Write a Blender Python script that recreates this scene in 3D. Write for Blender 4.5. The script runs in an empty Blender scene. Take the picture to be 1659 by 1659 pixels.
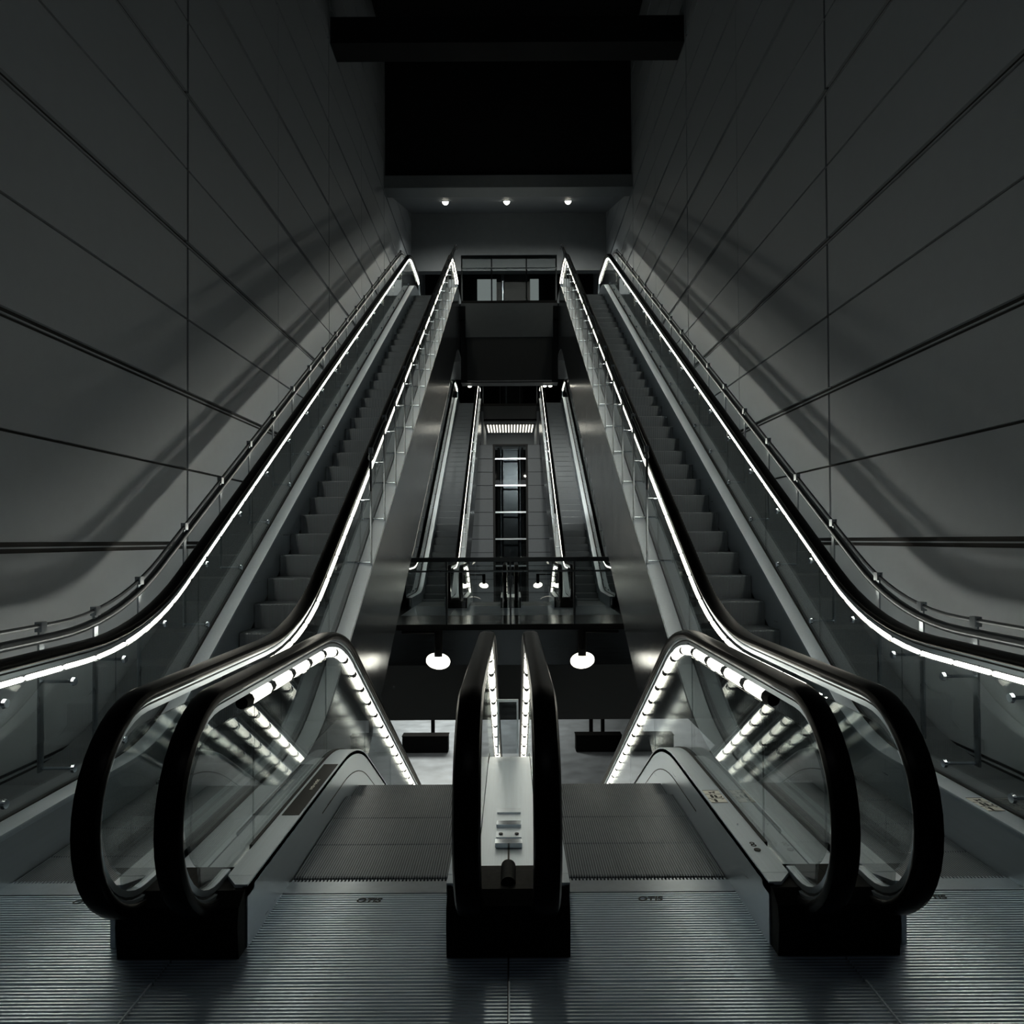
import bpy, bmesh, math, random
from mathutils import Vector
C = bpy.context.scene
random.seed(7)
R = math.radians
H = 1.61
# ------------------------------------------------------------------ camera, world, exposure
cd = bpy.data.cameras.new('camera'); cam = bpy.data.objects.new('camera', cd)
C.collection.objects.link(cam); C.camera = cam
cam.location = (0.02, 0, H)
cd.sensor_width = 36; cd.lens = 26.19; cd.clip_end = 200; cd.clip_start = 0.05
PITCH = 0.9
cd.shift_y = (45.5 - 1207*math.tan(R(PITCH)))/1659
cd.shift_x = 0.0008
cam.rotation_mode = 'XYZ'
cam.rotation_euler = (R(90+PITCH), 0, 0)
cam.rotation_euler = (cam.rotation_euler.to_matrix() @ __import__('mathutils').Matrix.Rotation(R(-0.33), 3, 'Z')).to_euler()
w = bpy.data.worlds.new('world'); C.world = w; w.use_nodes = True
w.node_tree.nodes['Background'].inputs[0].default_value = (0.75, 0.9, 1, 1)
w.node_tree.nodes['Background'].inputs[1].default_value = 0.0006
C.view_settings.view_transform = 'Standard'; C.view_settings.look = 'None'
C.view_settings.exposure = 0.0; C.view_settings.gamma = 1.0
C.cycles.transparent_max_bounces = 40
TUBE_L = 5.0; TUBE_UP = 14.0; TUBE_IN = 6.0
def area(name, loc, rot, sx, sy, power, col=(1, .97, .86)):
    d = bpy.data.lights.new(name, 'AREA'); d.shape = 'RECTANGLE'; d.size = sx; d.size_y = sy
    d.energy = power; d.color = col
    o = bpy.data.objects.new(name, d); C.collection.objects.link(o); o.location = loc
    o.rotation_euler = rot; return o
area('hall_light', (0, -2.5, 7.0), (R(25), 0, 0), 4, 1.2, 10.5, (.93, .97, 1))         # station lamps over the landing behind the viewer
area('lower_hall_light', (-3.6, 38.5, -1.9), (0, 0, 0), 5, 4, 650)         # lamps under the far landing lighting the lowest floor
area('lower_hall_light', (-2.2, 27.5, -3.6), (0, 0, 0), 3, 4, 110)

# ------------------------------------------------------------------ materials
def mat(name, col, rough=.5, metal=0.0, spec=.5, emit=None, bump=None):
    m = bpy.data.materials.new(name); m.use_nodes = True
    nt = m.node_tree; b = nt.nodes['Principled BSDF']
    v = col if isinstance(col, tuple) else (col*.865, col*.975, col*1.085)
    b.inputs['Base Color'].default_value = (*v, 1)
    b.inputs['Roughness'].default_value = rough
    b.inputs['Metallic'].default_value = metal
    b.inputs['Specular IOR Level'].default_value = spec
    if emit:
        b.inputs['Emission Color'].default_value = (*emit[0], 1)
        b.inputs['Emission Strength'].default_value = emit[1]
    return m
def grain(m, scale=(60, 60, 60), cvar=.15, rvar=.1, bump=0.0, detail=4):
    """procedural speckle in colour and gloss (and a little relief)"""
    nt = m.node_tree; b = nt.nodes['Principled BSDF']
    tc = nt.nodes.new('ShaderNodeTexCoord'); mp = nt.nodes.new('ShaderNodeMapping')
    mp.inputs['Scale'].default_value = scale
    no = nt.nodes.new('ShaderNodeTexNoise'); no.inputs['Detail'].default_value = detail; no.inputs['Scale'].default_value = 1
    nt.links.new(tc.outputs['Object'], mp.inputs['Vector']); nt.links.new(mp.outputs[0], no.inputs['Vector'])
    base = tuple(b.inputs['Base Color'].default_value)[:3]
    mx = nt.nodes.new('ShaderNodeMix'); mx.data_type = 'RGBA'
    mx.inputs['A'].default_value = (*[c*(1-cvar) for c in base], 1)
    mx.inputs['B'].default_value = (*[min(1, c*(1+cvar)) for c in base], 1)
    nt.links.new(no.outputs['Fac'], mx.inputs['Factor']); nt.links.new(mx.outputs['Result'], b.inputs['Base Color'])
    r0 = b.inputs['Roughness'].default_value
    mr = nt.nodes.new('ShaderNodeMapRange'); mr.inputs['To Min'].default_value = max(.02, r0-rvar); mr.inputs['To Max'].default_value = min(1, r0+rvar)
    nt.links.new(no.outputs['Fac'], mr.inputs['Value']); nt.links.new(mr.outputs[0], b.inputs['Roughness'])
    if bump:
        bp = nt.nodes.new('ShaderNodeBump'); bp.inputs['Strength'].default_value = bump; bp.inputs['Distance'].default_value = .01
        nt.links.new(no.outputs['Fac'], bp.inputs['Height']); nt.links.new(bp.outputs[0], b.inputs['Normal'])
    return m
def stripes(m, axis='X', pitch=.012, dark=.25, dist=.004):
    """fine ribs running along the tread"""
    nt = m.node_tree; b = nt.nodes['Principled BSDF']
    tc = nt.nodes.new('ShaderNodeTexCoord'); sp = nt.nodes.new('ShaderNodeSeparateXYZ')
    nt.links.new(tc.outputs['Object'], sp.inputs[0])
    mu = nt.nodes.new('ShaderNodeMath'); mu.operation = 'MULTIPLY'; mu.inputs[1].default_value = 2*math.pi/pitch
    si = nt.nodes.new('ShaderNodeMath'); si.operation = 'SINE'
    nt.links.new(sp.outputs[axis], mu.inputs[0]); nt.links.new(mu.outputs[0], si.inputs[0])
    mr = nt.nodes.new('ShaderNodeMapRange'); mr.inputs['From Min'].default_value = -.5; mr.inputs['From Max'].default_value = .5
    nt.links.new(si.outputs[0], mr.inputs['Value'])
    base = tuple(b.inputs['Base Color'].default_value)[:3]
    mx = nt.nodes.new('ShaderNodeMix'); mx.data_type = 'RGBA'
    mx.inputs['A'].default_value = (*[c*dark for c in base], 1); mx.inputs['B'].default_value = (*base, 1)
    nt.links.new(mr.outputs[0], mx.inputs['Factor']); nt.links.new(mx.outputs['Result'], b.inputs['Base Color'])
    bp = nt.nodes.new('ShaderNodeBump'); bp.inputs['Strength'].default_value = .6; bp.inputs['Distance'].default_value = dist
    nt.links.new(mr.outputs[0], bp.inputs['Height']); nt.links.new(bp.outputs[0], b.inputs['Normal'])
    return m
M = {}
M['wall'] = grain(mat('wall_panel', .33, .55, 0, .4), (9, 9, 9), .06, .06, .03)
M['joint'] = mat('joint_black', .006, .7)
M['ceiling'] = grain(mat('ceiling_dark', .018, .9, 0, .2), (5, 5, 5), .2, .05)
M['alcove'] = grain(mat('alcove_plaster', .22, .6), (6, 6, 6), .1, .05)
M['concrete'] = grain(mat('landing_stone', .05, .35), (12, 12, 12), .2, .1)
M['polish'] = grain(mat('polished_dark_floor', .03, .22), (4, 4, 4), .2, .06)
M['fascia'] = grain(mat('fascia_steel', .16, .22, .9), (3, 3, 30), .12, .08)
M['fascia_dark'] = grain(mat('fascia_matt', .07, .6), (8, 8, 8), .1, .1)
M['clad'] = grain(mat('cladding_steel', .24, .20, .85), (40, 3, 3), .1, .06)
M['steel'] = grain(mat('brushed_steel', .60, .30, .85), (2, 2, 45), .07, .06)
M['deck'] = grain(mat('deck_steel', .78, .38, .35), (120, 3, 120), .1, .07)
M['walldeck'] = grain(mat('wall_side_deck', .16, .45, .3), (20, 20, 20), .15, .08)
M['plate'] = grain(mat('floor_plate_steel', .72, .31, .86), (18, 60, 18), .10, .03)
M['comb'] = grain(mat('comb_plate_steel', .42, .34, .85), (25, 25, 25), .15, .1)
M['tread'] = stripes(grain(mat('step_tread', .24, .45, .6), (14, 14, 14), .15, .08), 'X', .0125, .3)
M['rubber'] = mat('handrail_rubber', .003, .30, 0, .06)
M['cap'] = grain(mat('newel_cap_black', .003, .6, 0, .08), (50, 50, 50), .3, .1)
M['socket'] = mat('tube_socket_grey', .09, .7, 0, .1)
M['gasket'] = mat('gasket_black', .006, .6)
M['bright'] = mat('bright_steel', .65, .18, 1)
M['post'] = grain(mat('post_steel', .32, .3, .9), (30, 30, 5), .1, .1)
M['guard'] = mat('guard_rail_steel', .10, .3, .9)
M['lift'] = grain(mat('lift_dark', .03, .55, 0, .3), (4, 4, 4), .2, .1)
M['black'] = mat('black_box', .003, .8, 0, .1)
M['lowfloor'] = grain(mat('lower_floor_steel', .55, .42, .3), (1.5, 1.5, 1.5), .35, .15)
M['sign'] = mat('sign_white', (.92, .92, .86), .5)
M['ink'] = mat('sign_ink', .01, .6)
M['signblack'] = mat('sign_black_plate', .006, .5, 0, .3)
M['tube'] = mat('light_tube_lit', .8, .4, emit=((1, .955, .80), TUBE_L))
M['tube_up'] = mat('slim_light_tube_lit', .8, .4, emit=((1, .955, .80), TUBE_UP))
M['tube_in'] = mat('inner_slim_light_tube_lit', .8, .4, emit=((1, .955, .80), TUBE_IN))
M['disc'] = mat('lamp_disc_lit', .8, .4, emit=((1, .955, .80), 5.0))
M['louver'] = mat('ceiling_strip_lit', .8, .4, emit=((1, .955, .80), 1.6))
M['spot'] = mat('downlight_lens_lit', .8, .4, emit=((1, .955, .80), 9.0))
M['pane'] = mat('lit_window', .3, .5, emit=((.86, .95, .92), .30))
def glass(name, f0, tint):
    m = bpy.data.materials.new(name); m.use_nodes = True
    nt = m.node_tree; nt.nodes.clear()
    out = nt.nodes.new('ShaderNodeOutputMaterial'); mix = nt.nodes.new('ShaderNodeMixShader')
    tr = nt.nodes.new('ShaderNodeBsdfTransparent'); tr.inputs[0].default_value = (*tint, 1)
    gl = nt.nodes.new('ShaderNodeBsdfGlossy'); gl.inputs['Roughness'].default_value = .012; gl.inputs[0].default_value = (1, 1, 1, 1)
    lw = nt.nodes.new('ShaderNodeLayerWeight'); lw.inputs[0].default_value = .5
    pw = nt.nodes.new('ShaderNodeMath'); pw.operation = 'POWER'; pw.inputs[1].default_value = 5
    mr = nt.nodes.new('ShaderNodeMapRange'); mr.inputs['To Min'].default_value = f0; mr.inputs['To Max'].default_value = 1
    nt.links.new(lw.outputs['Facing'], pw.inputs[0]); nt.links.new(pw.outputs[0], mr.inputs['Value'])
    nt.links.new(mr.outputs[0], mix.inputs[0]); nt.links.new(tr.outputs[0], mix.inputs[1]); nt.links.new(gl.outputs[0], mix.inputs[2])
    nt.links.new(mix.outputs[0], out.inputs[0]); return m
M['glass'] = glass('balustrade_glass', .06, (.76, .785, .785))
M['smoked'] = glass('smoked_glass', .03, (.68, .70, .71))

# ------------------------------------------------------------------ mesh helpers
class MB:
    def __init__(s): s.v = []; s.f = []
    def add(s, vs, fs):
        n = len(s.v); s.v += [tuple(v) for v in vs]; s.f += [tuple(i+n for i in f) for f in fs]; return s
    def box(s, x0, x1, y0, y1, z0, z1):
        return s.add([(x0,y0,z0),(x1,y0,z0),(x1,y1,z0),(x0,y1,z0),(x0,y0,z1),(x1,y0,z1),(x1,y1,z1),(x0,y1,z1)],
                     [(0,3,2,1),(4,5,6,7),(0,1,5,4),(1,2,6,5),(2,3,7,6),(3,0,4,7)])
    def cyl(s, a, b, r, n=10, r2=None):
        a = Vector(a); b = Vector(b); d = (b-a).normalized()
        u = d.orthogonal().normalized(); v = d.cross(u); r2 = r if r2 is None else r2
        vs = []
        for p, rr in ((a, r), (b, r2)):
            for k in range(n):
                t = 2*math.pi*k/n; vs.append(p + rr*(math.cos(t)*u + math.sin(t)*v))
        return s.add(vs, [(k, (k+1) % n, n+(k+1) % n, n+k) for k in range(n)] + [tuple(range(n-1, -1, -1)), tuple(range(n, 2*n))])
    def tube(s, pts, r, n=8):
        """round bar along a polyline"""
        P = [Vector(p) for p in pts]; rings = []; up = None
        for i, p in enumerate(P):
            d = (P[min(i+1, len(P)-1)] - P[max(i-1, 0)]).normalized()
            if up is None: up = d.orthogonal().normalized()
            up = (up - d*up.dot(d)).normalized(); v = d.cross(up)
            rings.append([p + r*(math.cos(2*math.pi*k/n)*up + math.sin(2*math.pi*k/n)*v) for k in range(n)])
        vs = [q for g in rings for q in g]; fs = []
        for i in range(len(P)-1):
            for k in range(n): fs.append((i*n+k, i*n+(k+1) % n, (i+1)*n+(k+1) % n, (i+1)*n+k))
        fs += [tuple(range(n-1, -1, -1)), tuple(range((len(P)-1)*n, len(P)*n))]
        return s.add(vs, fs)
    def sweep(s, path, sec, xc):
        """section (x, n) swept along a (y, z) path; n is along the path's normal"""
        m = len(sec); vs = []; fs = []
        for i, (y, z) in enumerate(path):
            a = path[max(i-1, 0)]; b = path[min(i+1, len(path)-1)]
            ty, tz = b[0]-a[0], b[1]-a[1]; l = math.hypot(ty, tz); ty /= l; tz /= l
            for (x, n) in sec: vs.append((xc+x, y - tz*n, z + ty*n))
        for i in range(len(path)-1):
            for k in range(m): fs.append((i*m+k, i*m+(k+1) % m, (i+1)*m+(k+1) % m, (i+1)*m+k))
        fs += [tuple(range(m-1, -1, -1)), tuple(range((len(path)-1)*m, len(path)*m))]
        return s.add(vs, fs)
    def ribbon(s, x0, x1, lo, hi, ys):
        """solid between two height curves over the stations ys"""
        vs = []; fs = []
        for y in ys: vs += [(x0, y, lo(y)), (x1, y, lo(y)), (x1, y, hi(y)), (x0, y, hi(y))]
        for i in range(len(ys)-1):
            for k in range(4): fs.append((i*4+k, i*4+(k+1) % 4, i*4+4+(k+1) % 4, i*4+4+k))
        e = (len(ys)-1)*4; fs += [(3, 2, 1, 0), (e, e+1, e+2, e+3)]
        return s.add(vs, fs)
    def prism(s, pts, h0, h1, axis='x'):
        """polygon in (y, z) [axis x] or (x, y) [axis z] extruded"""
        n = len(pts)
        f = (lambda p, h: (h, p[0], p[1])) if axis == 'x' else (lambda p, h: (p[0], p[1], h)) if axis == 'z' else (lambda p, h: (p[0], h, p[1]))
        return s.add([f(p, h0) for p in pts] + [f(p, h1) for p in pts],
                     [tuple(range(n)), tuple(range(2*n-1, n-1, -1))] + [(k, n+k, n+(k+1) % n, (k+1) % n) for k in range(n)])
    def build(s, name, m, parent=None, smooth=False, origin=None):
        me = bpy.data.meshes.new(name)
        o0 = Vector((0, 0, 0)); p = parent
        while p is not None: o0 = o0 + p.location; p = p.parent
        if origin is not None: o0 = o0 + Vector(origin)
        me.from_pydata([tuple(Vector(v)-o0) for v in s.v], [], s.f)
        bm = bmesh.new(); bm.from_mesh(me); bmesh.ops.recalc_face_normals(bm, faces=bm.faces); bm.to_mesh(me); bm.free()
        me.materials.append(M[m] if isinstance(m, str) else m)
        if smooth:
            me.polygons.foreach_set('use_smooth', [True]*len(me.polygons))
            me.set_sharp_from_angle(angle=R(40))
        ob = bpy.data.objects.new(name, me); C.collection.objects.link(ob)
        if parent is not None: ob.parent = parent
        if origin is not None: ob.location = origin
        return ob
def empty(name, loc):
    o = bpy.data.objects.new(name, None); C.collection.objects.link(o); o.location = loc; o.empty_display_size = .2; return o
def tag(o, label, cat, group=None):
    o['label'] = label; o['category'] = cat
    if group: o['group'] = group
    return o
def struct(name, mb, m, smooth=False):
    o = mb.build(name, m, None, smooth); o['kind'] = 'structure'; return o
def copy_tree(o, parent=None, dy=0):
    c = o.copy(); C.collection.objects.link(c); c.parent = parent
    if parent is None: c.location = o.location + Vector((0, dy, 0))
    for ch in list(o.children): copy_tree(ch, c)
    return c
def rects(mb, quads, z0, z1):
    for q in quads: mb.prism(q, z0, z1, 'z')

# ------------------------------------------------------------------ the profile every escalator follows
T30 = math.tan(R(30)); K = 5.1; RISE = 7.85; RUN = RISE/T30; K2 = K+RUN; OFF = 14.8
def fillet(a, k, b, r, n=9):
    d1 = Vector(a)-Vector(k); d2 = Vector(b)-Vector(k); d1.normalize(); d2.normalize()
    ang = math.acos(max(-1, min(1, d1.dot(d2)))); t = r/math.tan(ang/2)
    p1 = Vector(k)+d1*t; p2 = Vector(k)+d2*t
    bis = (d1+d2).normalized(); c = Vector(k)+bis*(r/math.sin(ang/2))
    a1 = math.atan2(p1.y-c.y, p1.x-c.x); a2 = math.atan2(p2.y-c.y, p2.x-c.x)
    while a2-a1 > math.pi: a2 -= 2*math.pi
    while a2-a1 < -math.pi: a2 += 2*math.pi
    return [(c.x+r*math.cos(a1+(a2-a1)*i/n), c.y+r*math.sin(a1+(a2-a1)*i/n)) for i in range(n+1)]
def course(off, sgn, y0, y1, r1=2.2, r2=2.2, rise=RISE):
    k2 = K+rise/T30
    A = (min(y0, 3.0)-1, off); B = (K, off); D = (k2, off+sgn*rise); E = (max(y1, k2+2), off+sgn*rise)
    pts = fillet(A, B, D, r1) + fillet(B, D, E, r2)
    full = [A]+pts+[E]
    def z(y):
        for (ya, za), (yb, zb) in zip(full, full[1:]):
            if ya <= y <= yb: return za+(zb-za)*(y-ya)/max(1e-9, yb-ya)
        return full[-1][1] if y > full[-1][0] else full[0][1]
    ys = sorted(set([y0, y1]+[p[0] for p in pts if y0 < p[0] < y1]))
    return z, ys
def stations(ys, y0, y1):
    return sorted(set([y0, y1]+[y for y in ys if y0 < y < y1]))
NY, NZ, NR = 2.985, .597, .405           # newel turn of the handrail
def loop_front():
    pts = [(3.10, NZ-NR)]
    for i in range(21):
        a = -math.pi/2 - math.pi*i/20
        pts.append((NY+NR*math.cos(a), NZ+NR*math.sin(a)))
    return pts
def lerp_path(path, s0, s1):
    """sub-polyline between two arc lengths"""
    out = []; s = 0
    for (a, b) in zip(path, path[1:]):
        l = math.dist(a, b)
        if s+l >= s0 and s <= s1:
            for t in (max(0, (s0-s)/l), min(1, (s1-s)/l)):
                p = (a[0]+(b[0]-a[0])*t, a[1]+(b[1]-a[1])*t)
                if not out or math.dist(out[-1], p) > 1e-4: out.append(p)
        s += l
    return out
HSEC = [(-.047, -.010), (-.050, .006), (-.042, .022), (-.022, .030), (.022, .030), (.042, .022), (.050, .006), (.047, -.010), (.036, -.020), (-.036, -.020)]
GSEC = [(-.024, -.020), (.024, -.020), (.024, -.032), (.012, -.033), (.012, -.043), (.017, -.044), (.017, -.066), (-.017, -.066), (-.017, -.044), (-.012, -.043), (-.012, -.033), (-.024, -.032)]
BSEC = [(-.0125, -.0325), (.0125, -.0325), (.0125, -.0435), (-.0125, -.0435)]

def escalator(name, sgn, xa, xb, ska, skb, s, tube_r, end_drop=None, far=False):
    """xa/xb: inner/outer handrail lines, ska/skb: skirts; s = -1 mirrors to the left"""
    rise = end_drop or RISE
    k2 = K+rise/T30
    root = empty(name, (s*(xa+xb)/2, 3.0, 0))
    r1 = 2.6 if sgn > 0 else 1.7
    nz, nys = course(0, sgn, 3.0, k2+2.0, 1.4, 1.4, rise)
    yend = k2+1.6
    lz, lys = course(.25, sgn, 3.0, yend, 1.6, 1.6, rise)     # ledge top
    dz, dys = course(.20, sgn, 3.0, yend, 1.8, 1.8, rise)     # outer deck
    hz, hys = course(NZ+NR, sgn, NY, yend, r1, 1.9, rise)     # handrail
    for (x, sk, inward, outer) in ((xa, ska, 1, None), (xb, skb, -1, None)):
        hp = loop_front()[:-1] + [(y, hz(y)) for y in hys]
        # far end newel
        zt = hz(yend)
        for i in range(1, 17):
            a = math.pi/2 - math.pi*i/16
            hp.append((yend+NR*math.cos(a), zt-NR+NR*math.sin(a)))
        bal = MB().sweep(hp, GSEC, s*x).build('balustrade', 'steel', root)
        bal['label'] = 'slim steel rail carrying the black handrail'
        MB().sweep(hp, BSEC, s*x).build('black_seal', 'gasket', bal)
        MB().sweep(hp, HSEC, s*x).build('handrail', 'rubber', bal, True)
        # glass sheets
        edges = [3.42, 4.75]
        while edges[-1]+1.5 < yend-.3: edges.append(edges[-1]+1.25)
        edges.append(yend)
        top = lambda y: hz(y)-(.084 if sgn > 0 else .072)-2.15*tube_r/math.cos(R(30) if K < y < k2 else 0)
        rg = NR-(.086 if sgn > 0 else .074)-2*tube_r
        pts = [(NY+rg*math.cos(a), NZ+rg*math.sin(a)) for a in [math.pi/2+math.pi*.80*i/16 for i in range(17)]]
        pts = [p for p in pts if p[1] > .235]
        poly = [(3.415, NZ+rg-.004)] + pts + [(pts[-1][0]+.02, .235), (3.415, .235)]
        MB().prism(poly, s*x-.006, s*x+.006).build('glass_panel', 'glass', bal)
        for a, b in zip(edges, edges[1:]):
            MB().ribbon(s*x-.006, s*x+.006, lambda y: lz(y)-.03, top, stations(hys+lys, a+.004, b-.004)).build('glass_panel', 'glass', bal)
        # light tubes under the handrail, on the step side
        s0 = 1.95 if sgn > 0 else 1.75
        L = sum(math.dist(a, b) for a, b in zip(hp, hp[1:]))
        pos = s0; tl = .335; tshift = .034 if sgn > 0 and inward > 0 else 0   # the tubes of the climbing stairs sit on the void side
        e0 = lerp_path(hp, s0-.075, s0-.005); ya, za = e0[0]; yb_, zb_ = e0[-1]
        MB().cyl((s*(x-tshift), ya, za-(.080 if sgn > 0 else .068)-tube_r), (s*(x-tshift), yb_, zb_-(.080 if sgn > 0 else .068)-tube_r), tube_r*.9, 10, tube_r*1.1).build('tube_end_cap', 'cap', bal, True)
        while pos+tl < L-.75:
            seg = lerp_path(hp, pos, pos+tl-(.045 if sgn > 0 else .082))
            q = []
            for i, (y, z) in enumerate(seg):
                a = seg[max(i-1, 0)]; b = seg[min(i+1, len(seg)-1)]
                ty, tz = b[0]-a[0], b[1]-a[1]; l = math.hypot(ty, tz)
                n = -(.080 if sgn > 0 else .068)-tube_r
                q.append((s*(x-tshift), y-tz/l*n, z+ty/l*n))
            tb = MB().tube(q, tube_r, 8)
            for a, b in ((q[0], q[1]), (q[-1], q[-2])):      # rounded ends
                d = (Vector(a)-Vector(b)).normalized(); tb.cyl(Vector(a)-d*.001, Vector(a)+d*.016, tube_r*.98, 8, tube_r*.55)
            if sgn < 0:
                e = lerp_path(hp, pos+tl-.075, pos+tl-.007); f0, f1 = e[0], e[-1]
                ty, tz = f1[0]-f0[0], f1[1]-f0[1]; l = math.hypot(ty, tz); n = -(.080 if sgn > 0 else .068)-tube_r
                MB().cyl((s*x, f0[0]-tz/l*n, f0[1]+ty/l*n), (s*x, f1[0]-tz/l*n, f1[1]+ty/l*n), tube_r*.92, 8).build('tube_socket', 'socket', bal, True)
            tb.build('light_tube', 'tube' if sgn < 0 else 'tube_in' if inward > 0 else 'tube_up', bal, True)
            pos += tl
        # skirt, ledge, gasket, deck
        xi = sk; xo = x-inward*.0
        ys = stations(lys, 3.0, yend)
        mb = MB().ribbon(s*min(xi, xi-inward*.02), s*max(xi, xi-inward*.02), lambda y: lz(y)-.42 if y > 3.7 else 0.0, lambda y: lz(y)-.008, stations(lys, 2.98, yend)+[])
        mb.build('skirt_panel', 'steel', root)
        a0, a1 = sorted((xi-inward*.0, x+inward*.022))
        lb = MB().ribbon(s*a0, s*a1, lambda y: lz(y)-.03, lz, stations(lys, 3.06, yend))
        lb.prism([(s*xi, 2.98), (s*(xi-inward*.05), 2.98-.0), (s*(x+inward*.022), 3.06), (s*xi, 3.06)], .2, .249, 'z')
        lb.build('ledge', 'deck', root)
        a0, a1 = sorted((x+inward*.008, x+inward*.022))
        MB().ribbon(s*a0, s*a1, lambda y: lz(y)-.02, lambda y: lz(y)+.006, stations(lys, 3.35, yend)).build('glass_gasket', 'gasket', root)
    # outer decks + cladding on either side
    if sgn > 0:
        sides = ((1.305, xa-.008), (xb+.008, 2.965))
    else:
        sides = ((0.0005, xa-.008), (xb+.008, 1.297))
    for k, (a0, a1) in enumerate(sides):
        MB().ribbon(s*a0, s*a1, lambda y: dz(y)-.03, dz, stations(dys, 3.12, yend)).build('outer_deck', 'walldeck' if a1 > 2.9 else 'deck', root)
    cz, cys = course(0, sgn, 3.6, yend, 2.4, 2.4, rise)
    cx = 1.300 if sgn > 0 else 1.297
    if sgn > 0:
        ys = stations(cys+dys, 3.6, yend)
        MB().ribbon(s*1.298, s*1.309, lambda y: min(dz(y)-.5, cz(y)-1.345), lambda y: dz(y)+.012, ys).build('cladding', 'clad', root)
        MB().ribbon(s*1.32, s*2.55, lambda y: cz(y)-1.345, lambda y: cz(y)-.55, stations(cys, 4.6, yend)).build('truss', 'fascia_dark', root)
    else:
        MB().ribbon(s*.01, s*1.29, lambda y: cz(y)-1.2, lambda y: cz(y)-.5, stations(cys, 3.6, yend)).build('truss', 'fascia_dark', root)
    if sgn < 0:
        for sk, d in ((ska, 1), (skb, -1)):
            a0, a1 = sorted((s*sk, s*(sk+d*.0015)))
            MB().ribbon(a0, a1, lambda y: lz(y)-.150, lambda y: lz(y)-.144, stations(lys, 4.15, yend)).build('skirt_joint', 'gasket', root)
    else:
        MB().box(s*1.3005, s*1.3065, 1.2, 2.742, -.01, .0015).build('joint_strip', 'deck', root)
    if sgn < 0 and s > 0: MB().box(.0005, .0065, 1.2, 2.742, -.01, .0015).build('joint_strip', 'deck', root)
    # steps
    x0, x1 = s*(ska+.004), s*(skb-.004)
    if x0 > x1: x0, x1 = x1, x0
    SD = .38
    y = 7.27-SD*math.floor((7.27-3.56)/SD) if sgn > 0 else 3.60
    first = True
    y -= SD
    while y+SD < k2+1.4:
        ya = max(y, 3.555); yb = y+SD-.004
        if yb > ya+.05:
            z = nz(y) if sgn > 0 else nz(y+SD)
            z = z if abs(z) > .006 else -.004
            zb = z-(.235 if z > .02 or sgn < 0 else .16)
            # rounded riser nose
            prof = [(ya, zb), (ya, z-.014), (ya+.004, z-.004), (ya+.014, z), (yb, z), (yb, zb)]
            MB().prism(prof, x0, x1).build('step', 'tread', root)
        y += SD
    # landing plates in front
    px0, px1 = (1.303, 2.36) if sgn > 0 else (.003, 1.297)
    def ridged(ya, yb, xa_, xb_, z):
        mb = MB(); n = int((yb-ya)/.0195); p = (yb-ya)/n; prof = [(ya, z-.02)]
        for i in range(n):
            q = ya+i*p; prof += [(q+.001, z-.011), (q+.003, z), (q+.0105, z), (q+.0125, z-.011)]
        prof += [(yb, z-.011), (yb, z-.02)]
        vs = []; fs = []
        for (yy, zz) in prof: vs += [(xa_, yy, zz), (xb_, yy, zz)]
        for i in range(len(prof)-1): fs.append((2*i, 2*i+1, 2*i+3, 2*i+2))
        fs.append((0, 1, len(vs)-1, len(vs)-2))
        return mb.add(vs, fs)
    xs = sorted((s*px0, s*px1))
    ridged(1.2, 2.742, xs[0], xs[1], 0).build('floor_plate', 'plate', root)
    fp = ridged(2.748, 3.43, xs[0], xs[1], 0).build('floor_plate', 'plate', root)
    cb = MB().box(*sorted((s*ska+0, s*skb)), 3.43, 3.545, -.02, 0.001)
    n = 46
    for i in range(n):
        xx = min(x0, x1)+(i+.5)*abs(x1-x0)/n
        cb.box(xx-.004, xx+.004, 3.545, 3.565, -.012, .0005)
    cb.build('comb_plate', 'comb', root)
    tx = .63 if sgn < 0 else 1.9
    word('OTIS', (s*tx, 3.345, .0012), .052, fp)
    # black end caps at the foot of the newels
    for (x, sk, inward) in ((xa, ska, 1), (xb, skb, -1)):
        if sgn > 0:
            a0 = 1.3005 if inward > 0 else xb-.06; a1 = xa+.06 if inward > 0 else xb+.2
        else:
            a0 = .0005 if inward > 0 else skb+.006; a1 = ska-.006 if inward > 0 else 1.2995
        prof = [(2.90, 0), (2.885, .13), (2.90, .195), (2.96, .235), (3.17, .235), (3.17, 0)]
        MB().prism(prof, s*a0, s*a1).build('newel_cap', 'cap', root)
    return root

def word(txt, loc, size, parent, mat_='ink', rot=0):
    cu = bpy.data.curves.new('lettering', 'FONT'); cu.body = txt; cu.size = size; cu.align_x = 'CENTER'; cu.shear = .25; cu.extrude = .0006; cu.offset = .0012
    t = bpy.data.objects.new('lettering', cu); C.collection.objects.link(t)
    bpy.context.view_layer.update()
    me = bpy.data.meshes.new_from_object(t.evaluated_get(bpy.context.evaluated_depsgraph_get()))
    bpy.data.objects.remove(t); me.materials.clear(); me.materials.append(M[mat_])
    o = bpy.data.objects.new('lettering', me); C.collection.objects.link(o)
    p = parent; o0 = Vector((0, 0, 0))
    while p is not None: o0 += p.location; p = p.parent
    o.parent = parent; o.location = Vector(loc)-o0; o.rotation_euler = (0, 0, rot); return o

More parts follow.
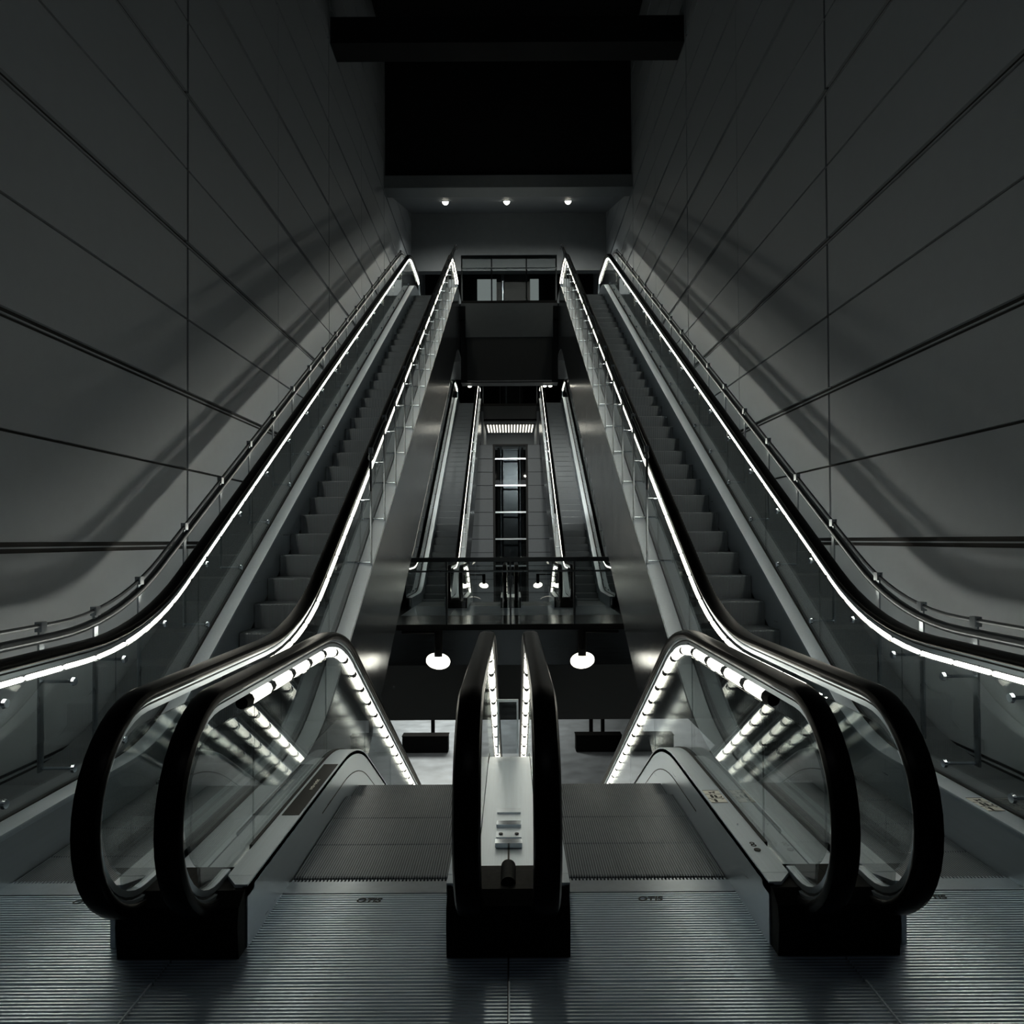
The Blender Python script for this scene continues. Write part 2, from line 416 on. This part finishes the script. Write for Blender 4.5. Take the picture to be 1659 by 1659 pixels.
# ------------------------------------------------------------------ setting
XW = 3.0
ZJ = [(-3.9, 0), (-1.2, 0), (.20, 1)] + [(H-.03+.705*i, 1 if i % 2 == 0 else 0) for i in range(0, 18)]
YJ = [(-6, 0)] + [(6.95+2.72*i, 1 if i % 2 == 0 else 0) for i in range(-4, 15)]
def wall(s, name):
    back = MB().box(s*(XW+.03), s*(XW+.35), -6, 60, -1.7, 14); 
    mb = MB()
    def gaps(L): return [(p, .035 if t else .011) for p, t in L]
    zs = gaps(ZJ); ys = gaps(YJ)
    for (za, ga), (zb, gb) in zip(zs[1:], zs[2:]):
        for (ya, ha), (yb, hb) in zip(ys, ys[1:]):
            y0, y1 = ya+ha*.55, yb-hb*.55
            if y0 > 45: continue
            mb.box(s*XW, s*(XW+.029), y0, y1, za+ga, zb-gb)
    # slim bead inside each wide joint
    for z, t in ZJ:
        if t: mb.box(s*(XW+.012), s*(XW+.029), -6, 45, z-.006, z+.004)
    w1 = struct(name, mb, 'wall')
    b = back.build('panel_backing', 'joint', w1)
    return w1
wall(-1, 'wall_left'); wall(1, 'wall_right')
struct('wall_rear', MB().box(-3.0, 3.0, -6.3, -6, 0, 14), 'ceiling')
struct('ceiling', MB().box(-3.4, 3.4, -6.3, 60, 14, 14.3), 'ceiling')
struct('ceiling_beam', MB().box(-3.0, 3.0, 12.5, 13.0, 10.05, 10.5), 'ceiling')
struct('floor', MB().box(-3.0, 3.0, -6, 1.2, -.4, 0).box(-3, 3, 1.2, 3.55, -.4, -.022).box(2.36, 3, 1.2, 3.55, -.022, -.001).box(-3, -2.36, 1.2, 3.55, -.022, -.001), 'concrete')
# upper hall at the head of the near escalators
struct('wall_upper_header', MB().box(-3.0, 3.0, 17.8, 18.3, 10.1, 10.40), 'alcove')
struct('wall_upper_black', MB().box(-3, 3, 18.0, 18.3, 10.4, 14), 'ceiling')
al = MB().prism([(17.95, 10.1), (22.9, 11.72), (22.9, 12.0), (17.95, 10.4)], -3.0, 3.0)
struct('ceiling_upper', al, 'alcove')
struct('wall_upper_lintel', MB().box(-3, 3, 22.8, 23.1, 9.9, 11.75), 'alcove')
struct('floor_upper', MB().box(-1.30, 1.30, 19.56, 27, 7.45, 7.85).box(-3, -1.3, 20.35, 27, 7.45, 7.85).box(1.3, 3, 20.35, 27, 7.45, 7.85), 'polish')
struct('wall_upper_end', MB().box(-3, 3, 26.5, 26.8, 7.85, 14), 'ceiling')
w1 = struct('window_1', MB().box(-1.14, -.38, 26.44, 26.5, 9.6, 10.92), 'pane')
w2 = struct('window_2', MB().box(.68, 1.05, 26.44, 26.5, 9.6, 10.92), 'pane')
# front of the upper landing
struct('trim_1', MB().box(-1.15, 1.15, 19.50, 19.56, 6.95, 7.78).box(-1.28, 1.28, 19.52, 19.56, 7.78, 7.85), 'alcove')
struct('trim_2', MB().box(-1.12, 1.12, 19.56, 19.9, 5.82, 6.95).box(-1.29, 1.29, 19.75, 20.2, 5.8, 7.45), 'fascia_dark')
# far landing
FE = 13.4
struct('floor_far', MB().box(-3, 3, FE+.02, 18.35, -.4, -.022).box(2.36, 3, FE+.02, 18.35, -.022, -.001).box(-3, -2.36, FE+.02, 18.35, -.022, -.001).box(-2.36, 2.36, FE+.02, 16.0, -.022, 0), 'polish')
struct('trim_3', MB().box(-3, 3, FE, FE+.05, -.63, -.001), 'fascia')
struct('trim_4', MB().box(-3, 3, FE+.01, FE+.4, -1.61, -.63), 'fascia_dark')
# lowest floor
ZL = -RISE
struct('floor_lower', MB().box(-7, 7, 16, 48, ZL-.3, ZL-.03), 'lowfloor')
struct('wall_lower_left', MB().box(-7.3, -7, 4, 48, ZL, -1.7), 'ceiling')
struct('wall_lower_right', MB().box(7, 7.3, 4, 48, ZL, -1.7), 'ceiling')
struct('ceiling_lower', MB().box(-7, -3, 4, 48, -1.7, -1.6).box(3, 7, 4, 48, -1.7, -1.6), 'ceiling')
# lift wall at the far end
YWF = 33.9
lw = MB()
zj = [5.96, 5.32, 4.71, 4.10, 3.49, 2.88, 2.27, 1.66, 1.05, .44, -.17, -.78, -1.4]
for za, zb in zip(zj, zj[1:]):
    for sx in (-1, 1):
        lw.box(sx*.80, sx*3.0, YWF, YWF+.05, zb+.012, za-.012)
fw = struct('wall_far', lw, 'wall')
MB().box(-3, -.8, YWF+.05, YWF+.2, -1.6, 5.96).box(.8, 3, YWF+.05, YWF+.2, -1.6, 5.96).build('panel_backing', 'joint', fw)
struct('trim_5', MB().box(-1.30, 1.30, 34.3, 34.4, 7.08, 7.80), 'fascia_dark')
struct('floor_upper_far', MB().box(-3, 3, 34.4, 42, 7.5, 7.85), 'polish')
struct('wall_upper_far_end', MB().box(-3, 3, 41, 41.3, 7.85, 14), 'ceiling')
struct('wall_recess', MB().box(-1.35, -1.22, 33.95, 39, 5.96, 7.5).box(1.22, 1.35, 33.95, 39, 5.96, 7.5).box(-1.35, 1.35, 38.8, 39, 5.5, 7.5).box(-1.35, 1.35, 34.3, 39, 7.12, 7.2), 'alcove')

# ------------------------------------------------------------------ escalators
UP = dict(sgn=1, xa=1.45, xb=2.50, ska=1.58, skb=2.36, tube_r=.0135)
DN = dict(sgn=-1, xa=.14, xb=1.165, ska=.245, skb=1.035, tube_r=.031)
eul = escalator('escalator', s=-1, **UP); eur = escalator('escalator', s=1, **UP)
edl = escalator('escalator', s=-1, **DN); edr = escalator('escalator', s=1, **DN)
G = 'escalators of the near bank'; GF = 'escalators of the far bank'
tag(eul, 'large near escalator climbing along the left wall', 'escalator', G)
tag(eur, 'large near escalator climbing along the right wall', 'escalator', G)
tag(edl, 'near escalator going down, left of the central handrails', 'escalator', G)
tag(edr, 'near escalator going down, right of the central handrails', 'escalator', G)
tag(copy_tree(eul, None, OFF), 'small distant escalator climbing on the left behind the glass railing', 'escalator', GF)
tag(copy_tree(eur, None, OFF), 'small distant escalator climbing on the right behind the glass railing', 'escalator', GF)
for s, t in ((-1, 'left'), (1, 'right')):
    e = escalator('escalator', s=s, end_drop=2.2, **DN); e.location.y += OFF
    tag(e, 'distant escalator going down from the middle landing, %s of its centre' % t, 'escalator', GF)

# signs on the ledges
def quad_on(xc, yc, wx, ly, z): return [(xc-wx/2, yc-ly/2), (xc+wx/2, yc-ly/2), (xc+wx/2, yc+ly/2), (xc-wx/2, yc+ly/2)]
def pictosign(parent, xc, y0, s):
    z = .2505; W = .085; Lc = .058
    p = MB().box(xc-W/2, xc+W/2, y0, y0+3*Lc+.012, z, z+.0015).build('safety_sign', 'sign', parent)
    p['label'] = 'white sign of three pictograms'
    zz = (z+.0015, z+.0022)
    fr = MB()
    for k in range(4):
        yy = y0+k*(Lc+.004)-.001; fr.box(xc-W/2, xc+W/2, yy, yy+.004, *zz)
    fr.build('border', 'ink', p)
    def fig(xo, yo, h, mb):
        mb.prism([(xo+.007*math.cos(t), yo+h*.85+.007*math.sin(t)) for t in [i*math.pi/4 for i in range(8)]], *zz, axis='z')
        mb.prism([(xo-.008, yo+h*.72), (xo+.008, yo+h*.72), (xo+.006, yo), (xo+.001, yo), (xo, yo+h*.35), (xo-.001, yo), (xo-.006, yo)], *zz, axis='z')
    m = MB(); y = y0+.008; fig(xc-.012, y, .042, m)
    m.prism([(xc-.034, y+.034), (xc-.030, y+.037), (xc-.012, y+.026), (xc-.014, y+.021)], *zz, axis='z'); m.prism([(xc+.024, y+.04), (xc+.034, y+.04), (xc+.034, y+.044), (xc+.024, y+.044)], *zz, axis='z')
    m.build('pictogram', 'ink', p)
    m = MB(); y = y0+.008+Lc+.004; fig(xc-.016, y, .046, m); fig(xc+.004, y, .040, m)
    m.prism([(xc+.014, y+.004), (xc+.032, y+.004), (xc+.036, y+.026), (xc+.031, y+.026), (xc+.028, y+.010), (xc+.014, y+.010)], *zz, axis='z'); m.build('pictogram', 'ink', p)
    m = MB(); y = y0+.012+2*(Lc+.004)
    m.prism([(xc-.014, y), (xc-.010, y), (xc-.008, y+.012), (xc+.006, y+.012), (xc+.008, y), (xc+.012, y), (xc+.012, y+.020), (xc+.020, y+.024), (xc+.016, y+.032), (xc+.008, y+.028), (xc+.004, y+.022), (xc-.012, y+.022), (xc-.020, y+.028)], *zz, axis='z')
    m.build('pictogram', 'ink', p)
pictosign(edr, 1.087, 3.86, 1)
pictosign(eur, 2.425, 3.72, 1)
bp = MB().box(-1.128, -1.042, 3.72, 4.56, .2505, .252).build('notice_plate', 'signblack', edl); bp['label'] = 'black plate with a row of small white marks'
m = MB(); yy = 4.10
for k in range(13):
    if k == 6: m.box(-1.088, -1.082, yy, yy+.006, .252, .2526); yy += .011; continue
    hgt = random.choice((.006, .008, .010)); m.box(-1.085-hgt, -1.085+hgt, yy, yy+.005, .252, .2526); m.box(-1.085-hgt, -1.085-hgt+.005, yy+.004, yy+.0085, .252, .2526); yy += .0135
m.build('small_marks', 'sign', bp)
m = MB()
for dy in (0, .0): pass
def ring(mb, xc, yc, ro, ri, z0, z1, n=14):
    for k in range(n):
        a, b = 2*math.pi*k/n, 2*math.pi*(k+1)/n
        mb.prism([(xc+ri*math.cos(a), yc+ri*math.sin(a)), (xc+ro*math.cos(a), yc+ro*math.sin(a)), (xc+ro*math.cos(b), yc+ro*math.sin(b)), (xc+ri*math.cos(b), yc+ri*math.sin(b))], z0, z1, 'z')
ring(m, 1.087, 3.325, .0125, .0065, .2505, .2515); ring(m, 1.087, 3.348, .0115, .006, .2505, .2515)
m.build('number_mark', 'ink', edr)
MB().cyl((1.087, 3.275, .25), (1.087, 3.275, .254), .0145, 18).build('key_switch', 'ink', edr)
MB().cyl((-.195, 3.30, .25), (-.195, 3.30, .254), .0145, 18).build('key_switch', 'ink', edl)
MB().cyl((1.087, 3.56, .25), (1.087, 3.56, .256), .004, 10).build('screw', 'bright', edr)
MB().cyl((2.43, 3.52, .25), (2.43, 3.52, .258), .008, 10).build('screw', 'bright', eur)

# ------------------------------------------------------------------ guard rails beside the climbing escalators
def guard(s, xg, xgl, ys, zoff, y0, y1, label, deck_off, foot, bend):
    root = empty('guard_rail', (s*xg, y0, 0))
    gz, gys = course(zoff, 1, y0, y1, 2.6, 2.2); hz, _ = course(1.0, 1, y0, y1, 2.6, 1.9); dz, _ = course(deck_off, 1, y0, y1, 1.8, 1.8)
    pts = [(s*xg, y, gz(y)) for y in stations(gys, y0, y1)]
    if bend:
        z0 = gz(y0); pts = [(s*xg, y0-.02, z0-.40), (s*xg, y0-.02, z0-.06), (s*xg, y0-.008, z0-.02)] + pts
    pts2 = [(p[0]+s*.0, p[1], p[2]-.078) for p in pts[(3 if bend else 0):]]
    rail = MB().tube(pts, .012, 8).build('top_rail', 'guard', root, True)
    MB().tube(pts2, .029, 10).build('lower_rail', 'guard', root, True)
    for y in ys:
        zt = gz(y); zb = dz(y)+foot
        p = MB().box(s*xg-.006, s*xg+.006, y-.022, y+.022, zb, zt-.01)
        p.box(s*xg-.02, s*xg+.02, y-.026, y+.026, zt-.035, zt+.022)
        post = p.build('post', 'post', root)
        ins = -s if xgl < xg else s
        for za in (hz(y)-.185, dz(y)+foot+.02):
            gx = s*xgl
            MB().cyl((s*xg, y, za), (gx+ins*.006, y, za), .009, 8).build('arm', 'bright', post, True)
            MB().cyl((gx+ins*.006, y, za), (gx+ins*.020, y, za), .026, 14, .022).build('glass_boss', 'bright', post, True)
    return root
yo = [3.12, 3.70, 4.28, 4.84, 5.41] + [6.156+.763*i for i in range(17)]
yi = [7.15+.763*i for i in range(15)]
GG = 'guard rails beside the climbing escalators'
gl = [guard(-1, 2.68, 2.50, yo, 1.135, 2.2, 19.6, '', .2, .10, False), guard(1, 2.68, 2.50, yo, 1.135, 2.2, 19.6, '', .2, .10, False),
      guard(-1, 1.325, 1.45, yi, 1.30, 7.15, 18.8, '', .2, .0, True), guard(1, 1.325, 1.45, yi, 1.30, 7.15, 18.8, '', .2, .0, True)]
for g, t in zip(gl, ('thin dark guard rail on posts along the left wall', 'thin dark guard rail on posts along the right wall',
                     'guard rail with slim posts over the void, on the left escalator', 'guard rail with slim posts over the void, on the right escalator')):
    tag(g, t, 'guard rail', GG)
for g, t in zip(gl, ('distant left escalator, on its wall side', 'distant right escalator, on its wall side', 'distant left escalator, on its inner side', 'distant right escalator, on its inner side')):
    tag(copy_tree(g, None, OFF), 'tiny guard rail on posts beside the ' + t, 'guard rail', GG)

# ------------------------------------------------------------------ glass railings of the landings
def railing(y, xh, z0, xs, ztop, zmid, label):
    r = empty('glass_railing', (0, y, z0))
    MB().box(-xh, xh, y-.03, y+.03, z0+ztop-.05, z0+ztop+.03).build('top_rail', 'guard', r)
    MB().cyl((-xh, y-.03, z0+zmid), (xh, y-.03, z0+zmid), .018, 8).build('middle_rail', 'post', r)
    MB().box(-xh, xh, y-.03, y+.03, z0, z0+.09).build('foot_rail', 'gasket', r)
    for a in xs: MB().box(a-.018, a+.018, y-.03, y+.03, z0+.09, z0+ztop-.05).build('post', 'guard', r)
    for a, b in zip(xs, xs[1:]): MB().box(a+.02, b-.02, y-.006, y+.006, z0+.09, z0+ztop-.05).build('glass_panel', 'glass', r)
    return tag(r, label, 'railing')
railing(FE+.10, 2.9, 0, [-2.88, -1.155, 0, 1.155, 2.88], 1.27, 1.05, 'wide glass railing on the edge of the middle landing')
railing(19.62, 1.27, 7.85, [-1.25, -.46, .46, 1.25], 1.27, .95, 'glass railing on the edge of the upper landing above the void')
railing(34.46, 1.27, 7.85, [-1.25, -.46, .46, 1.25], 1.27, .95, 'small far glass railing above the bright louvre light')

# ------------------------------------------------------------------ disc lamps over the descending escalators
def disc_lamp(s, dy, label):
    X, Y, Z = s*.86, 8.9, .17
    r = empty('disc_lamp', (X, Y+dy, Z))
    c = Vector((X, Y+dy, Z)); nrm = Vector((-s*.16, -.50, .84)).normalized()
    MB().cyl(c, c+nrm*.012, .142, 36).build('lit_disc', 'disc', r)
    MB().cyl(c-nrm*.05, c-nrm*.002, .09, 28, .150).build('lamp_housing', 'cap', r, True)
    MB().cyl((X, Y+dy+.03, Z+.05), (X, Y+dy+.06, Z+.36), .05, 14).build('stem', 'cap', r, True)
    MB().box(X-.02, X+.02, Y+dy-.03, Y+dy+.02, Z+.095, Z+.14).build('clip', 'cap', r)
    MB().cyl((X, Y+dy+.06, Z+.34), (s*1.30, Y+dy+.06, Z+.34), .018, 10).build('wall_arm', 'cap', r, True)
    return tag(r, label, 'lamp', 'round disc lamps over the descending escalators')
disc_lamp(-1, 0, 'large round glowing lamp left of the central handrails')
disc_lamp(1, 0, 'large round glowing lamp right of the central handrails')
disc_lamp(-1, OFF, 'small distant glowing lamp beyond the glass railing, left of centre')
disc_lamp(1, OFF, 'small distant glowing lamp beyond the glass railing, right of centre')

# ------------------------------------------------------------------ downlights in the upper hall
for i, x in enumerate((-1.70, -.05, 1.60)):
    yl = 19.9; zl = 10.1+(yl-17.95)*.3273
    n = Vector((0, .311, -.950))
    r = empty('ceiling_downlight', (x, yl, zl))
    c = Vector((x, yl, zl))
    MB().cyl(c+n*.001, c+n*.02, .105, 24).build('trim_ring', 'steel', r)
    lens = MB(); rr = [(.0, .085), (.03, .078), (.06, .055), (.08, .02)]
    for (h0, q0), (h1, q1) in zip(rr, rr[1:]): lens.cyl(c+n*(.02+h0), c+n*(.02+h1), q0, 20, q1)
    lens.build('lens', 'spot', r, True)
    d = bpy.data.lights.new('downlight', 'SPOT'); d.energy = 200; d.spot_size = R(120); d.spot_blend = .8; d.color = (1, .97, .86); d.shadow_soft_size = .07
    lo = bpy.data.objects.new('downlight', d); C.collection.objects.link(lo); lo.parent = r; lo.location = n*.14; lo.rotation_euler = (R(35), 0, 0)
    tag(r, '%s round downlight in the ceiling above the upper landing' % ('left', 'middle', 'right')[i], 'ceiling light', 'downlights above the upper landing')

for i, x in enumerate((-1.08, .95, 1.10)):
    r = empty('soffit_downlight', (x, 20.1, 5.80))
    MB().cyl((x, 20.1, 5.80), (x, 20.1, 5.775), .07, 18).build('trim_ring', 'steel', r)
    MB().cyl((x, 20.1, 5.776), (x, 20.1, 5.755), .05, 18, .04).build('lens', 'spot', r)
    d = bpy.data.lights.new('soffit_spot', 'SPOT'); d.energy = 750; d.spot_size = R(62); d.spot_blend = .6; d.color = (1, .97, .86); d.shadow_soft_size = .05
    lo = bpy.data.objects.new('soffit_spot', d); C.collection.objects.link(lo); lo.parent = r; lo.location = (0, 0, -.06); lo.rotation_euler = (R(68), 0, 0)
    tag(r, ('tiny downlight under the upper landing, left of the void', 'tiny downlight under the upper landing at right, nearer the centre', 'tiny downlight under the upper landing at right, nearer the right escalator')[i], 'ceiling light', 'small downlights under the upper landing')

# ------------------------------------------------------------------ louvre light, lifts
lv = empty('louvre_light', (0, 36.4, 7.05))
MB().box(-1.18, 1.18, 35.2, 37.7, 7.09, 7.115).build('tray', 'gasket', lv)
for k in range(16):
    x = -1.14+2.28*(k+.5)/16
    MB().box(x-.033, x+.033, 35.3, 37.6, 7.05, 7.09).build('light_strip', 'louver', lv)
tag(lv, 'row of bright light strips in the recess above the distant lift', 'ceiling light')
lift = empty('lift_shaft', (0, 33.9, -1.6))
for sx in (-1, 1):
    MB().box(sx*.70, sx*.79, 33.86, 34.0, -1.6, 5.9).build('corner_post', 'lift', lift)
    MB().cyl((sx*.44, 34.3, -1.6), (sx*.44, 34.3, 5.9), .05, 10).build('guide_rail', 'post', lift, True)
    MB().box(sx*.52, sx*.60, 34.5, 34.6, -1.6, 5.9).build('guide_rail', 'lift', lift)
MB().box(-.34, .34, 34.9, 34.95, -1.6, 5.9).build('back_panel', 'fascia', lift)
MB().box(-.8, .8, 35.3, 35.4, -1.6, 5.9).build('shaft_wall', 'lift', lift)
for z in (5.32, 4.10, 2.88, 1.66, .44): MB().box(-.70, .70, 33.87, 33.95, z-.035, z+.035).build('cross_beam', 'steel', lift)
MB().box(-.70, .70, 33.96, 33.975, -1.6, 5.9).build('shaft_glass', 'smoked', lift)
MB().box(-.80, .80, 33.84, 34.1, 5.9, 5.98).build('head_beam', 'lift', lift)
tag(lift, 'dark glazed lift shaft with cross beams at the far end', 'lift')
for (y, dy, lab) in ((23.4, 0, 'dark lift tower behind the glass railing of the upper landing'), (38, 0, 'small dark lift tower on the far upper landing')):
    t = empty('lift_tower', (.12, y, 7.85))
    MB().box(-.34, .60, y, y+1.4, 7.85, 10.5).build('tower_casing', 'lift', t)
    MB().box(-.40, -.34, y-.02, y+.05, 7.85, 10.5).build('corner_post', 'gasket', t); MB().box(.60, .66, y-.02, y+.05, 7.85, 10.5).build('corner_post', 'gasket', t)
    MB().cyl((-.2, y-.03, 7.85), (-.2, y-.03, 10.0), .05, 12).build('pipe', 'post', t, True)
    MB().box(-.34, .60, y-.03, y, 10.0, 10.25).build('door_header', 'fascia_dark', t)
    tag(t, lab, 'lift')

# ------------------------------------------------------------------ lowest floor furniture
for s, t, pxs in ((-1, 'left', (3.65,)), (1, 'right', (3.66, 4.20))):
    b = empty('plinth', (s*3.9, 33.6, ZL))
    MB().box(s*2.86, s*4.9, 33.4, 34.0, ZL, ZL+.70).build('plinth_body', 'black', b)
    MB().box(s*2.84, s*4.92, 33.38, 34.02, ZL+.70, ZL+.73).build('plinth_top', 'black', b)
    tag(b, 'black box shaped plinth far below on the lowest floor, %s' % t, 'plinth')
    for x in pxs:
        p = MB().cyl((s*x, 34.6, ZL-.03), (s*x, 34.6, -1.7), .09, 14).build('pillar', 'black', None, True)
        tag(p, 'slim black pillar behind the %s black plinth on the lowest floor%s' % (t, '' if len(pxs) == 1 else (', the inner one' if x < 4 else ', the outer one')), 'pillar')

# ------------------------------------------------------------------ fittings on the central deck
fb = empty('deck_bracket', (0, 3.5, .2005))
MB().box(-.060, .060, 3.46, 4.75, .2, .206).build('cover_strip', 'deck', fb)
MB().box(-.060, .060, 3.84, 3.90, .206, .216).build('clamp', 'steel', fb)
MB().box(-.060, .060, 3.66, 3.71, .206, .222).build('clamp', 'bright', fb)
MB().box(-.060, .060, 3.53, 3.60, .206, .212).build('clamp', 'steel', fb)
MB().box(-.062, .062, 3.42, 3.47, .206, .228).build('clamp', 'bright', fb)
for x in (-.038, .038): MB().cyl((x, 3.565, .212), (x, 3.565, .217), .010, 12).build('screw', 'ink', fb)
MB().box(-.004, .004, 3.18, 3.45, .2, .207).build('seam_bead', 'gasket', fb)
tag(fb, 'steel cover strip with clamps and two black screws between the central handrails', 'bracket')
kb = MB(); kb.prism([(.030*math.cos(a), .236+.028*math.sin(a)) for a in [math.pi*i/12 for i in range(13)]], 3.0, 3.165, 'y')
tag(kb.build('cable_cover', 'cap', None, True), 'small rounded black cover at the front of the central deck', 'cover')
dp = empty('divider_panel', (0, 4.95, .2))
for x in (-.075, .055): MB().box(x-.006, x+.006, 4.94, 4.96, .2, .54).build('frame_post', 'deck', dp)
MB().box(-.081, .061, 4.94, 4.96, .54, .555).build('frame_top', 'deck', dp)
MB().box(-.069, .049, 4.946, 4.954, .2, .54).build('pane', 'smoked', dp)
tag(dp, 'small framed glass panel standing between the central handrails', 'panel')
